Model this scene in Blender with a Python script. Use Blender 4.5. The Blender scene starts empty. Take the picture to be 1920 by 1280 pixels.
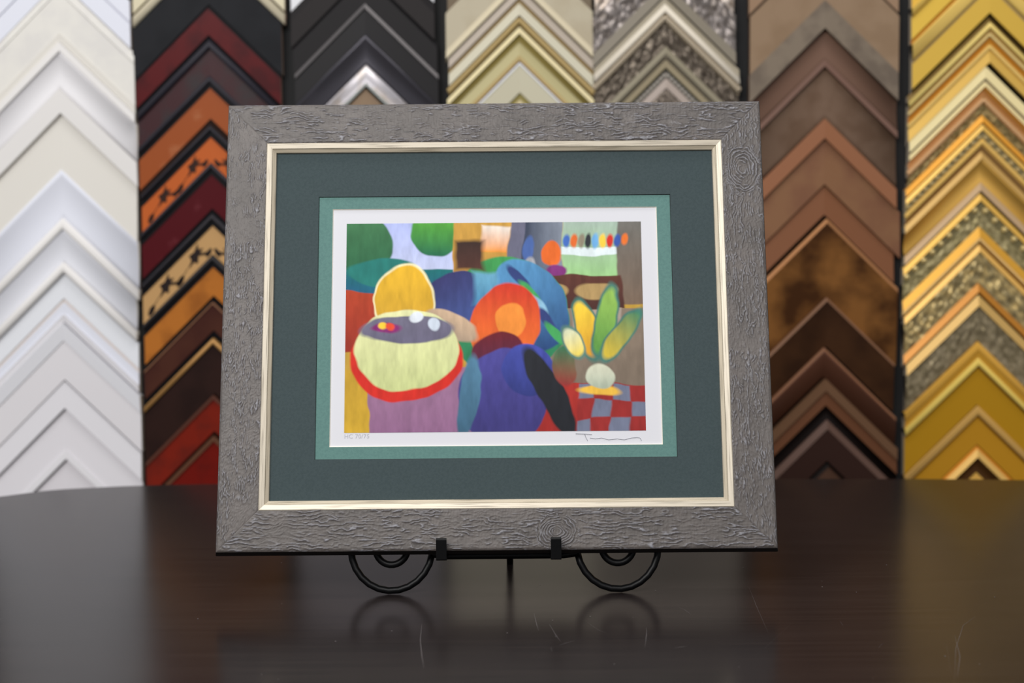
import bpy, bmesh, math, random
import numpy as np
from mathutils import Vector, Matrix
random.seed(4)
sc = bpy.context.scene
COL = sc.collection
CAM_H = 0.3483            # camera height above the table top (table top is z = 0)
FPX, PITCH, ROLL = 2667.0, math.radians(3.7676), math.radians(-0.47)
WALL_Y = 2.40             # the sample wall
FRAME_Y, FRAME_Z, LEAN = 1.4004, CAM_H - 0.3003, math.radians(14.12)

# ------------------------------------------------------------------ camera
fw = Vector((0, math.cos(PITCH), -math.sin(PITCH)))
up0 = Vector((0, math.sin(PITCH), math.cos(PITCH)))
rt = Vector((1, 0, 0)) * math.cos(ROLL) + up0 * math.sin(ROLL)
up = up0 * math.cos(ROLL) - Vector((1, 0, 0)) * math.sin(ROLL)
camd = bpy.data.cameras.new('camera')
cam = bpy.data.objects.new('camera', camd)
COL.objects.link(cam)
m = Matrix((rt, up, -fw)).transposed().to_4x4()
m.translation = (0, 0, CAM_H)
cam.matrix_world = m
camd.sensor_width = 36
camd.lens = 36 * FPX / 1920
camd.clip_start = 0.05
camd.dof.use_dof = True
camd.dof.focus_distance = 1.445
camd.dof.aperture_fstop = 4.1
camd.dof.aperture_blades = 8
sc.camera = cam

def wall_pt(px, py, y=WALL_Y):
    """a measured spot of the photograph -> (x, z) on the sample wall"""
    d = fw + rt * ((px - 960) / FPX) - up * ((py - 640) / FPX)
    t = y / d.y
    return d.x * t, CAM_H + d.z * t

# ------------------------------------------------------------------ materials
def lin(c):
    c /= 255.0
    return c / 12.92 if c <= .04045 else ((c + .055) / 1.055) ** 2.4
def rgb(c, k=1.0):
    v = [lin(x) * k for x in c]; f = min(1, .84 / max(max(v), 1e-6))
    return tuple(x * f for x in v) + (1,)
MATS = {}
def mat(c, rough=.5, metal=0., c2=None, scale=40., k=1.0, bump=0., bscale=200., stretch=None, spec=.5, lo=.42, hi=.62, detail=4):
    key = (c, rough, metal, c2, scale, k, bump, bscale, stretch, spec, lo, hi)
    if key in MATS: return MATS[key]
    M = bpy.data.materials.new('finish_%d' % len(MATS)); M.use_nodes = True
    nt = M.node_tree; b = nt.nodes['Principled BSDF']
    b.inputs['Base Color'].default_value = rgb(c, k)
    b.inputs['Roughness'].default_value = rough
    b.inputs['Metallic'].default_value = metal
    b.inputs['Specular IOR Level'].default_value = spec
    if c2 or bump:
        tc = nt.nodes.new('ShaderNodeTexCoord'); mp = nt.nodes.new('ShaderNodeMapping')
        nt.links.new(tc.outputs['Object'], mp.inputs['Vector'])
        if stretch: mp.inputs['Scale'].default_value = stretch
    if c2:
        n = nt.nodes.new('ShaderNodeTexNoise'); n.inputs['Scale'].default_value = scale; n.inputs['Detail'].default_value = detail
        nt.links.new(mp.outputs['Vector'], n.inputs['Vector'])
        r = nt.nodes.new('ShaderNodeValToRGB')
        r.color_ramp.elements[0].position = lo; r.color_ramp.elements[0].color = rgb(c, k)
        r.color_ramp.elements[1].position = hi; r.color_ramp.elements[1].color = rgb(c2, k)
        nt.links.new(n.outputs['Fac'], r.inputs['Fac']); nt.links.new(r.outputs['Color'], b.inputs['Base Color'])
    if bump:
        n = nt.nodes.new('ShaderNodeTexNoise'); n.inputs['Scale'].default_value = bscale; n.inputs['Detail'].default_value = 3
        nt.links.new(mp.outputs['Vector'], n.inputs['Vector'])
        bp = nt.nodes.new('ShaderNodeBump'); bp.inputs['Strength'].default_value = bump; bp.inputs['Distance'].default_value = .002
        nt.links.new(n.outputs['Fac'], bp.inputs['Height']); nt.links.new(bp.outputs['Normal'], b.inputs['Normal'])
    MATS[key] = M
    return M
def vcol_mat(name, rough=.6, spec=.3):
    M = bpy.data.materials.new(name); M.use_nodes = True
    nt = M.node_tree; b = nt.nodes['Principled BSDF']
    a = nt.nodes.new('ShaderNodeAttribute'); a.attribute_name = 'tint'
    nt.links.new(a.outputs['Color'], b.inputs['Base Color'])
    b.inputs['Roughness'].default_value = rough; b.inputs['Specular IOR Level'].default_value = spec
    return M

# ------------------------------------------------------------------ object helpers
def link(name, verts, faces, mats, parent=None, fm=None, smooth=False):
    me = bpy.data.meshes.new(name)
    me.from_pydata([tuple(v) for v in verts], [], faces)
    for q in (mats if isinstance(mats, (list, tuple)) else [mats]): me.materials.append(q)
    if fm: me.polygons.foreach_set('material_index', fm)
    if smooth: me.polygons.foreach_set('use_smooth', [True] * len(me.polygons))
    me.update()
    o = bpy.data.objects.new(name, me); COL.objects.link(o)
    if parent: o.parent = parent
    return o
def thing(name, label, cat, loc=(0, 0, 0), rot=(0, 0, 0), group=None):
    o = bpy.data.objects.new(name, None); COL.objects.link(o)
    o.location = loc; o.rotation_euler = rot; o.empty_display_size = .05
    o['label'] = label; o['category'] = cat
    if group: o['group'] = group
    return o
def box_mesh(x0, x1, y0, y1, z0, z1):
    v = [(x, y, z) for x in (x0, x1) for y in (y0, y1) for z in (z0, z1)]
    f = [(0, 1, 3, 2), (4, 6, 7, 5), (0, 4, 5, 1), (2, 3, 7, 6), (0, 2, 6, 4), (1, 5, 7, 3)]
    return v, f
def tube(pts, r, seg=14, flat=None):
    """round bar along a path; returns verts, faces"""
    pts = [Vector(p) for p in pts]; V = []; F = []
    n = len(pts); t = [(pts[min(i + 1, n - 1)] - pts[max(i - 1, 0)]).normalized() for i in range(n)]
    a = Vector((0, 1, 0)) if abs(t[0].y) < .9 else Vector((1, 0, 0))
    u = (a - t[0] * a.dot(t[0])).normalized()
    for i in range(n):
        u = (u - t[i] * u.dot(t[i])).normalized(); w = t[i].cross(u)
        for k in range(seg):
            g = 2 * math.pi * k / seg
            V.append(pts[i] + (u * math.cos(g) + w * math.sin(g)) * r)
    for i in range(n - 1):
        for k in range(seg):
            F.append((i * seg + k, i * seg + (k + 1) % seg, (i + 1) * seg + (k + 1) % seg, (i + 1) * seg + k))
    F.append(tuple(range(seg))[::-1]); F.append(tuple((n - 1) * seg + k for k in range(seg)))
    return V, F

# ------------------------------------------------------------------ value noise
def _hash(i, j, s):
    h = (i * 374761393 + j * 668265263 + s * 1442695041) & 0xffffffff
    h = ((h ^ (h >> 13)) * 1274126177) & 0xffffffff
    return ((h ^ (h >> 16)) & 0xffff) / 65535.0
def vnoise(x, y, s=0):
    xi = np.floor(x).astype(np.int64); yi = np.floor(y).astype(np.int64)
    fx = x - xi; fy = y - yi
    fx = fx * fx * fx * (fx * (fx * 6 - 15) + 10); fy = fy * fy * fy * (fy * (fy * 6 - 15) + 10)
    a = _hash(xi, yi, s); b = _hash(xi + 1, yi, s); c = _hash(xi, yi + 1, s); d = _hash(xi + 1, yi + 1, s)
    return (a * (1 - fx) + b * fx) * (1 - fy) + (c * (1 - fx) + d * fx) * fy
def fbm(x, y, s=0, o=3):
    t = 0; a = 1; w = 0
    for k in range(o):
        t = t + a * vnoise(x * 2 ** k + 17.3 * k, y * 2 ** k + 5.1 * k, s + k); w += a; a *= .5
    return t / w
LUT = np.array([lin(i) for i in range(256)])

# ================================================================== setting
wv, wf = box_mesh(-1.7, 1.9, WALL_Y + .004, WALL_Y + .10, -.75, 1.6)
w = link('wall_back', wv, wf, mat((16, 16, 17), .8)); w['kind'] = 'structure'
fv, ff = box_mesh(-3.2, 3.2, -1.5, WALL_Y + .2, -.80, -.75)
w = link('floor', fv, ff, mat((120, 112, 105), .7, c2=(105, 98, 92), scale=8)); w['kind'] = 'structure'

# ------------------------------------------------------------------ table
def spline(P, n=10):
    out = []; N = len(P)
    for i in range(N):
        p0, p1, p2, p3 = [Vector(P[(i + k - 1) % N]) for k in range(4)]
        for j in range(n):
            t = j / n
            out.append(.5 * ((2 * p1) + (p2 - p0) * t + (2 * p0 - 5 * p1 + 4 * p2 - p3) * t * t + (3 * p1 - p0 - 3 * p2 + p3) * t ** 3))
    return out
KT = CAM_H / .34458
edge = [(x * KT, y * KT) for x, y in ((-.83, 1.90), (-.7265, 1.994), (-.668, 2.045), (-.598, 2.068), (-.545, 2.0785), (-.44, 2.0868), (-.15, 2.0925),
        (.12, 2.0935), (.378, 2.0915), (.581, 2.0815), (.7475, 2.063), (1.05, 2.015), (1.4, 1.93))]
edge += [(1.72, 1.75), (1.84, 1.45), (1.86, 1.0), (1.84, .55), (1.7, .28), (1.3, .14), (.6, .06), (-.1, .08), (-.62, .2), (-.92, .5), (-1.0, .95), (-.99, 1.45), (-.93, 1.75)]
out = spline(edge, 8)
tb = thing('conference_table', 'dark espresso wood table with rounded end and glossy scuffed top', 'table', (0.4, 1.1, -.75))
V = []; F = []; N = len(out); cx, cy = .4, 1.1
prof = [(0.0035, 0), (0.001, -.0012), (0, -.0040), (0, -.030), (.004, -.034), (.03, -.035)]
for ins, z in prof:
    for i, p in enumerate(out):
        tn = (out[(i + 1) % N] - out[i - 1]).normalized(); nn = Vector((tn.y, -tn.x))
        if nn.dot(Vector((cx, cy)) - p) < 0: nn = -nn
        V.append((p.x + nn.x * ins - .4, p.y + nn.y * ins - 1.1, z + .75))
for a in range(len(prof) - 1):
    for i in range(N):
        F.append((a * N + i, a * N + (i + 1) % N, (a + 1) * N + (i + 1) % N, (a + 1) * N + i))
F.append(tuple(range(N))); F.append(tuple((len(prof) - 1) * N + i for i in range(N))[::-1])
FM = [0] * len(F)
# scratches and specks of the worn varnish
def strip(pts, wd):
    b0 = len(V)
    for i, p in enumerate(pts):
        p = Vector(p); q = Vector(pts[min(i + 1, len(pts) - 1)]) - Vector(pts[max(i - 1, 0)])
        q.normalize(); s = Vector((-q.y, q.x)) * wd * (0.2 if i in (0, len(pts) - 1) else 1)
        V.append((p.x + s.x - .4, p.y + s.y - 1.1, .75015)); V.append((p.x - s.x - .4, p.y - s.y - 1.1, .75015))
    for i in range(len(pts) - 1):
        F.append((b0 + 2 * i, b0 + 2 * i + 1, b0 + 2 * i + 3, b0 + 2 * i + 2)); FM.append(1)
def tpt(px, py):
    d = fw + rt * ((px - 960) / FPX) - up * ((py - 640) / FPX); t = CAM_H / -d.z
    return d.x * t, d.y * t
for pts, wd in ((((791, 1168), (788, 1200), (791, 1230), (795, 1253)), .00035), (((1001, 1148), (1006, 1170), (1010, 1182)), .0003),
           (((1030, 1170), (1042, 1190), (1051, 1202)), .0003), (((1048, 1210), (1062, 1205), (1078, 1201)), .0003), (((1033, 1213), (1035, 1221)), .0006),
           (((1212, 1176), (1212, 1192), (1209, 1214)), .0003), (((1262, 1215), (1275, 1213), (1290, 1211)), .0004), (((1270, 1137), (1284, 1143), (1296, 1152)), .0002),
           (((1100, 1165), (1120, 1180), (1140, 1188)), .00015), (((1180, 1192), (1230, 1196)), .0001), (((1790, 1190), (1800, 1230), (1795, 1270)), .0003),
           (((1775, 1210), (1783, 1260)), .0002), (((598, 1082), (601, 1074)), .0002), (((1404, 1100), (1420, 1140), (1440, 1185)), .00014), (((1376, 1112), (1381, 1150)), .00012), (((1434, 1215), (1484, 1168)), .0001),
           (((1830, 1155), (1806, 1172), (1792, 1215), (1790, 1275)), .0002), (((1648, 1214), (1655, 1206)), .0004), (((1865, 1066), (1905, 1076)), .00014), (((1575, 1164), (1580, 1172)), .0003), (((552, 1058), (556, 1062)), .0003)):
    strip([tpt(*p) for p in pts], wd * .5)
rs = random.Random(3)
for i in range(46):
    px, py = rs.uniform(100, 1900), rs.uniform(960, 1275)
    x, y = tpt(px, py); s = rs.uniform(.0002, .0006)
    b0 = len(V)
    for k in range(6): V.append((x + s * math.cos(k * 1.047) - .4, y + 2 * s * math.sin(k * 1.047) - 1.1, .7502))
    F.append(tuple(range(b0, b0 + 6))); FM.append(1)
tm = bpy.data.materials.new('espresso_varnish'); tm.use_nodes = True
nt = tm.node_tree; b = nt.nodes['Principled BSDF']
tc = nt.nodes.new('ShaderNodeTexCoord'); mp = nt.nodes.new('ShaderNodeMapping'); mp.inputs['Scale'].default_value = (1.2, 22, 1)
nz = nt.nodes.new('ShaderNodeTexNoise'); nz.inputs['Scale'].default_value = 6; nz.inputs['Detail'].default_value = 6
cr = nt.nodes.new('ShaderNodeValToRGB'); cr.color_ramp.elements[0].position = .35; cr.color_ramp.elements[1].position = .7
cr.color_ramp.elements[0].color = rgb((35, 30, 30)); cr.color_ramp.elements[1].color = rgb((43, 37, 36))
nt.links.new(tc.outputs['Object'], mp.inputs['Vector']); nt.links.new(mp.outputs['Vector'], nz.inputs['Vector'])
nt.links.new(nz.outputs['Fac'], cr.inputs['Fac']); nt.links.new(cr.outputs['Color'], b.inputs['Base Color'])
b.inputs['Roughness'].default_value = .215; b.inputs['Specular IOR Level'].default_value = .12
link('table_top', V, F, [tm, mat((118, 112, 112), .6)], tb, FM)
for sx in (-.62, .62):
    pv = []; pf = []; prof2 = [(.28, 0), (.28, .03), (.10, .06), (.08, .12), (.08, .64), (.16, .70), (.16, .714)]
    for r, z in prof2:
        for k in range(24): pv.append((sx + r * math.cos(k * math.pi / 12), r * math.sin(k * math.pi / 12), z))
    for a in range(len(prof2) - 1):
        for k in range(24): pf.append((a * 24 + k, a * 24 + (k + 1) % 24, (a + 1) * 24 + (k + 1) % 24, (a + 1) * 24 + k))
    pf.append(tuple(range(24))[::-1]); pf.append(tuple((len(prof2) - 1) * 24 + k for k in range(24)))
    link('pedestal', pv, pf, mat((34, 28, 26), .4), tb)

# ================================================================== the wall of corner samples
EK = 1.0     # finish reflectance factor
SLOPE = .98
def P(c, rough=.45, metal=0., **kw):
    kw.setdefault('spec', .10)
    if sum(c) < 210: kw.setdefault('k', EK * (.74 if max(c) - min(c) < 12 else .9))
    return mat(c, rough, metal, k=kw.pop('k', EK), **kw)
class Column:
    def __init__(s, group, tone, xl, xa, xr, end, where):
        s.group, s.tone, s.end, s.where = group, tone, end, where
        s.xl, s.xa, s.xr = xl, xa, xr      # pixel x of left edge, apex and right edge as functions of pixel y
SAMPLE_N = 0
def sample(col, apex_y, label, bands):
    """one corner sample: two mitred legs meeting in a point, swept from a list of profile bands"""
    global SAMPLE_N
    SAMPLE_N += 1
    rr = random.Random(SAMPLE_N * 7)
    ax, az = wall_pt(col.xa(apex_y), apex_y)
    xl = wall_pt(col.xl(apex_y + 130), apex_y + 130)[0] + rr.uniform(-.002, .002) - ax
    xr = wall_pt(col.xr(apex_y + 130), apex_y + 130)[0] + rr.uniform(-.002, .002) - ax
    root = thing('corner_sample', label, 'frame corner sample', (ax, WALL_Y, az), group=col.group)
    S = WALL_Y / FPX
    first = True
    for bd in bands:
        pname, y0, y1, h0, h1, M = bd[:6]; kind = bd[6] if len(bd) > 6 else 'plain'
        a0 = (y0 - apex_y) * S; a1 = (y1 - apex_y) * S
        h0 *= .001; h1 *= .001
        nseg = 1; nl = 1
        if kind in ('cove', 'round'): nseg = 8
        if kind == 'orn': nseg, nl = 12, 70
        V = []; F = []; FM = []
        rows = []
        amp = (bd[7] if len(bd) > 7 else 4.0) * .001
        for i in range(nseg + 1):
            t = i / nseg; a = a0 + (a1 - a0) * t; h = h0 + (h1 - h0) * t
            if kind == 'cove': h -= (bd[7] if len(bd) > 7 else 3) * .001 * math.sin(math.pi * t)
            if kind == 'round': h += (bd[7] if len(bd) > 7 else 3) * .001 * math.sin(math.pi * t)
            row = []
            for j in range(2 * nl + 1):
                u = (j / nl - 1)
                x = -u * xl if u < 0 else u * xr
                hh = h
                if kind == 'orn' and 0 < i < nseg:
                    q = abs(x) * 1.3
                    nzv = float(fbm(np.array([q * 130.]), np.array([a * 150. + (9 if u < 0 else 0)]), SAMPLE_N, 3)[0]) - .45
                    hh = h + amp * 2.6 * nzv * math.sin(math.pi * t) ** .5
                V.append((x, -hh, -a - abs(x) * SLOPE)); row.append(len(V) - 1)
            rows.append(row)
        for i in range(nseg):
            for j in range(2 * nl):
                F.append((rows[i][j], rows[i + 1][j], rows[i + 1][j + 1], rows[i][j + 1])); FM.append(0)
        # outer side, inner side and the two cut ends close the strip down to the wall
        def wallv(vi):
            x, y, z = V[vi]; V.append((x, 0, z)); return len(V) - 1
        for row, flip in ((rows[0], 0), (rows[-1], 1)):
            keep = [row[0], row[nl], row[-1]]; lo = [wallv(k) for k in keep]
            for k in range(2):
                q = (keep[k], keep[k + 1], lo[k + 1], lo[k]); F.append(q[::-1] if flip else q); FM.append(0)
            if flip: bot = lo
            else: top = lo
        for e in (0, -1):
            F.append(tuple([rows[i][e] for i in range(nseg + 1)] + [bot[e], top[e]])); FM.append(1)
        if kind == 'bead':
            n = bd[7] if len(bd) > 7 else 20; r = (a1 - a0) * .5 * .72
            for sgn, xe in ((-1, xl), (1, xr)):
                for k in range(n):
                    x = xe * (k + .6) / n; a = (a0 + a1) / 2; h = (h0 + h1) / 2
                    c = Vector((x, -h, -a - abs(x) * SLOPE)); b0 = len(V)
                    L, G = 4, 7
                    for p in range(1, L):
                        for g in range(G):
                            ph = math.pi * p / L; th = 2 * math.pi * g / G
                            V.append((c.x + r * math.sin(ph) * math.cos(th), c.y - r * .9 * math.cos(ph), c.z + r * math.sin(ph) * math.sin(th)))
                    V.append((c.x, c.y - r * .9, c.z)); tp = len(V) - 1
                    for g in range(G):
                        F.append((tp, b0 + g, b0 + (g + 1) % G)); FM.append(2)
                        for p in range(L - 2):
                            F.append((b0 + p * G + g, b0 + (p + 1) * G + g, b0 + (p + 1) * G + (g + 1) % G, b0 + p * G + (g + 1) % G)); FM.append(2)
        if kind == 'flower':
            # dark blossom sprigs inlaid along the face
            am = (a0 + a1) / 2; hw = (a1 - a0)
            for sgn, xe in ((-1, xl), (1, xr)):
                for k in range(3):
                    x0 = .030 + k * .050
                    if x0 > abs(xe) - .012: continue
                    def put(poly):
                        b0 = len(V)
                        for (s_, t_) in poly:
                            x = x0 + s_ * .8 * hw; aa = am + t_ * hw
                            tt = min(1, max(0, (aa - a0) / (a1 - a0)))
                            V.append((sgn * x, -(h0 + (h1 - h0) * tt) - .0004, -aa - x * SLOPE))
                        F.append(tuple(range(b0, b0 + len(poly)))); FM.append(2)
                    put([(.36 * (1 if q % 2 else .5) * math.cos(q * math.pi / 5), .38 * (1 if q % 2 else .5) * math.sin(q * math.pi / 5) - .06) for q in range(10)])
                    put([(.15, 0), (.2, .02), (.75, .28), (.7, .34)])
                    put([(-.2, 0), (-.15, .06), (-.55, .32), (-.62, .26)])
                    put([(.66 + .17 * math.cos(q * 1.047), .30 + .17 * math.sin(q * 1.047)) for q in range(6)])
                    put([(-.6 + .15 * math.cos(q * 1.047), .30 + .13 * math.sin(q * 1.047)) for q in range(6)])
        ms = [M, col.end]
        if kind in ('bead', 'flower'): ms.append(bd[8] if len(bd) > 8 else M)
        o = link(pname, V, F, ms, root, FM, smooth=kind in ('cove', 'round', 'orn'))
    return root

def const(v): return lambda y: v
def ramp(*pts):
    def f(y):
        if y <= pts[0][0]: return pts[0][1]
        for (a, b), (c, d) in zip(pts, pts[1:]):
            if y <= c: return b + (d - b) * (y - a) / (c - a)
        return pts[-1][1]
    return f

# ---- white column
c = Column('corner samples of the white column', 'white', const(-28), ramp((70, 115), (420, 123), (690, 125), (860, 130)), ramp((0, 249), (115, 256), (300, 261), (600, 262), (740, 268), (900, 271)), P((225, 218, 205), .8), '')
BW = P((226, 228, 238), .4); CR = P((226, 223, 216), .5, c2=(220, 217, 212), scale=30); IV = P((221, 217, 209), .55); WH = P((230, 228, 231), .4); WB = P((232, 229, 226), .4); BG = P((214, 208, 204), .5)
sample(c, -122, 'bluish white grooved corner sample cut by the photo top in the white column', [('outer_step', -122, -84, 16, 16, BW), ('groove', -84, -80, 13, 13, P((196, 196, 206))), ('face', -80, -36, 17, 17, BW)])
sample(c, -34, 'scuffed cream corner sample, second from the top of the white column', [('outer_lip', -34, -14, 15, 18, CR), ('face', -13, 62, 17, 17, CR), ('step', 62, 78, 19, 18, IV), ('inner_lip', 79, 95, 22, 22, WB)])
sample(c, 96, 'white scooped corner sample under the scuffed cream one in the white column', [('cove', 96, 166, 19, 16, P((226, 224, 226), .4), 'cove', 6), ('inner_lip', 167, 211, 20, 17, WB)])
sample(c, 213, 'plain flat ivory corner sample without lip in the white column', [('face', 213, 318, 8, 16, IV)])
sample(c, 319, 'wide bluish white scooped corner sample directly below the flat ivory one', [('cove', 319, 408, 17, 13, BW, 'cove', 4), ('inner_lip', 408, 428, 17, 20, WB, 'round', 2)])
sample(c, 429, 'narrower white scooped corner sample with thin raised lip in the white column', [('cove', 429, 490, 16, 12, P((222, 223, 230), .4), 'cove', 3), ('inner_lip', 491, 509, 19, 20, WB, 'round', 2)])
sample(c, 511, 'white corner sample with faint beige groove and stepped inner edge', [('face', 511, 558, 11, 14, P((227, 229, 234), .4)), ('groove', 558, 566, 12, 12, P((218, 208, 202))), ('step', 566, 588, 15, 15, BW), ('inner_lip', 588, 602, 20, 17, WH)])
sample(c, 604, 'white corner sample with broad flat face behind a raised outer lip', [('outer_lip', 604, 637, 22, 17, P((232, 232, 237), .4)), ('face', 638, 710, 15, 17, P((222, 219, 222), .45))])
sample(c, 712, 'narrow plain white flat corner sample, third from the table in the white column', [('face', 712, 763, 14, 17, P((224, 222, 226), .45))])
sample(c, 765, 'wide white corner sample with slim inner lip near the table edge', [('face', 765, 842, 9, 15, P((221, 218, 222), .45)), ('inner_lip', 842, 858, 18, 18, WH)])
sample(c, 860, 'lowest white corner sample, its point just above the table edge', [('face', 860, 930, 10, 14, P((218, 214, 218), .45))])

# ---- red and dark brown column
c = Column('corner samples of the red column', 'red', ramp((0, 252), (300, 266), (600, 273), (900, 279)), ramp((10, 393), (80, 396), (240, 398), (420, 402), (900, 405)), ramp((0, 534), (130, 527), (300, 530), (900, 533)), P((160, 135, 118), .8), '')
BK = P((38, 36, 42), .35); BK2 = P((20, 19, 22), .4)
sample(c, -175, 'cream and champagne stepped corner sample at the top of the red column', [('outer_step', -175, -140, 16, 18, P((205, 195, 165))), ('face', -140, -116, 19, 19, P((215, 205, 175))), ('groove', -116, -111, 16, 16, P((90, 80, 62))), ('inner_lip', -111, -90, 18, 20, P((200, 190, 165)), 'round', 3)])
sample(c, -88, 'matte charcoal flat corner sample above the dark red one', [('face', -88, 8, 17, 15, P((36, 37, 41), .5, c2=(31, 32, 36), scale=20))])
sample(c, 8, 'dark red corner sample with black edges just under the charcoal one', [('outer_edge', 8, 18, 12, 14, BK2), ('face', 18, 66, 14, 14, P((88, 17, 20), .35, c2=(70, 14, 18), scale=25)), ('inner_edge', 66, 77, 14, 12, BK2)])
sample(c, 77, 'mottled burgundy corner sample with slate black outer lip', [('outer_lip', 77, 92, 17, 20, P((52, 50, 58), .3), 'round', 2), ('face', 93, 143, 14, 16, P((62, 32, 36), .35, c2=(52, 44, 46), scale=22))])
sample(c, 144, 'rust brown corner sample with grooved black lip beside the frame corner', [('outer_lip', 144, 156, 18, 20, P((52, 50, 57), .3), 'round', 2), ('groove', 156, 166, 15, 15, BK2), ('face', 166, 222, 14, 15, P((150, 76, 36), .35, c2=(172, 112, 76), scale=24, lo=.55, hi=.75)), ('inner_edge', 222, 236, 14, 12, P((45, 30, 24)))])
sample(c, 236, 'bright orange corner sample with dark blossom sprigs and black lip', [('outer_lip', 236, 246, 18, 20, P((50, 48, 54), .3), 'round', 2), ('groove', 246, 258, 15, 15, BK2), ('face', 258, 305, 14, 15, P((186, 92, 40), .4), 'flower', 0, P((52, 32, 24)))])
sample(c, 306, 'dark red corner sample with pale pink flecks between orange and tan blossom samples', [('outer_lip', 306, 316, 18, 20, P((56, 54, 60), .3), 'round', 2), ('groove', 316, 328, 15, 15, BK2), ('face', 328, 390, 14, 14, P((82, 15, 23), .35, c2=(120, 54, 60), scale=22, lo=.58, hi=.8)), ('inner_edge', 390, 400, 13, 12, BK2)])
sample(c, 401, 'tan corner sample with black blossom sprigs and black lip', [('outer_lip', 401, 411, 18, 20, P((54, 52, 57), .3), 'round', 2), ('groove', 411, 423, 15, 15, BK2), ('face', 423, 476, 14, 15, P((188, 148, 98), .45), 'flower', 0, P((40, 30, 28)))])
sample(c, 477, 'amber orange plain corner sample with black lip under the tan blossom one', [('outer_lip', 477, 488, 18, 20, P((52, 50, 52), .3), 'round', 2), ('groove', 488, 500, 15, 15, BK2), ('face', 500, 553, 14, 14, P((178, 108, 42), .4, c2=(150, 88, 34), scale=20)), ('inner_edge', 553, 564, 13, 12, BK2)])
sample(c, 565, 'reddish brown corner sample with hairline tan outer edge', [('outer_lip', 565, 569, 18, 19, P((120, 84, 62), .4)), ('face', 569, 618, 17, 14, P((80, 46, 36), .4, c2=(70, 38, 32), scale=15)), ('inner_edge', 618, 631, 12, 11, BK2)])
sample(c, 632, 'very dark brown corner sample with bright gold outer lip', [('outer_lip', 632, 643, 18, 20, P((150, 112, 66), .35, .3), 'round', 1), ('face', 643, 736, 16, 14, P((48, 30, 26), .4, c2=(40, 25, 22), scale=15))])
sample(c, 738, 'brick red corner sample with thin brown outer edge in the red column', [('outer_lip', 738, 746, 18, 19, P((86, 50, 38), .4)), ('face', 746, 806, 16, 15, P((126, 34, 20), .4, c2=(108, 32, 22), scale=30)), ('inner_edge', 806, 813, 14, 12, P((50, 24, 18)))])
sample(c, 814, 'lowest red corner sample, brown edged, cut by the table', [('outer_lip', 814, 824, 18, 19, P((96, 62, 44), .4)), ('face', 824, 930, 16, 14, P((114, 22, 14), .4, c2=(100, 22, 16), scale=30))])

# ---- black column
c = Column('corner samples of the black column', 'black', ramp((0, 547), (190, 558)), ramp((0, 686), (190, 687)), ramp((0, 816), (190, 824)), P((58, 54, 54), .7), '')
sample(c, -190, 'white corner sample at the very top of the black column', [('outer_edge', -190, -176, 16, 16, WH), ('face', -176, -119, 16, 16, P((225, 225, 228)))])
sample(c, -117, 'charcoal ridged corner sample below the white one in the black column', [('outer_lip', -117, -98, 14, 17, P((40, 37, 38), .45)), ('face', -98, -50, 17, 17, P((50, 46, 46), .5))])
sample(c, -48, 'plain charcoal black corner sample without ornament in the black column', [('groove', -48, -40, 13, 15, P((28, 26, 28))), ('face', -40, 8, 16, 15, P((46, 44, 45), .5))])
sample(c, 10, 'black corner sample edged with a thin silver line and polished pewter scoop', [('silver_edge', 10, 18, 18, 21, P((112, 108, 108), .35, .4)), ('shoulder', 18, 66, 17, 19, P((36, 34, 36), .4)), ('cove', 67, 120, 19, 11, P((78, 76, 82), .25, .5), 'cove', 3), ('inner_slope', 120, 154, 11, 20, P((178, 174, 178), .3, .4, c2=(160, 150, 142), scale=30), 'cove', 2), ('inner_edge', 154, 159, 20, 18, P((200, 205, 200), .3))])
sample(c, 161, 'small brown corner sample peeping from under the pewter scoop above the picture', [('outer_edge', 161, 168, 8, 9, P((24, 22, 20))), ('face', 168, 230, 12, 14, P((140, 118, 96), .5))])
sample(c, 232, 'dull pewter corner sample behind the picture, topmost hidden one of the black column', [('outer_lip', 232, 250, 15, 19, P((138, 132, 130), .4)), ('face', 251, 314, 16, 15, P((120, 114, 112), .45))])
sample(c, 316, 'dull pewter corner sample behind the picture, second hidden one of the black column', [('outer_lip', 316, 334, 15, 19, P((108, 104, 108), .4)), ('face', 335, 434, 16, 15, P((90, 86, 90), .45))])
sample(c, 436, 'dull pewter corner sample behind the picture, third hidden one of the black column', [('outer_lip', 436, 454, 15, 19, P((148, 142, 140), .4)), ('face', 455, 554, 16, 15, P((168, 162, 166), .45))])
sample(c, 556, 'dull pewter corner sample behind the picture, fourth hidden one of the black column', [('outer_lip', 556, 574, 15, 19, P((98, 96, 102), .4)), ('face', 575, 674, 16, 15, P((160, 156, 160), .45))])
sample(c, 676, 'dull pewter corner sample behind the picture, fifth hidden one of the black column', [('outer_lip', 676, 694, 15, 19, P((138, 134, 136), .4)), ('face', 695, 794, 16, 15, P((140, 136, 138), .45))])
sample(c, 796, 'dull pewter corner sample behind the picture, sixth hidden one of the black column', [('outer_lip', 796, 814, 15, 19, P((118, 114, 116), .4)), ('face', 815, 928, 16, 15, P((100, 96, 98), .45))])

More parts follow.
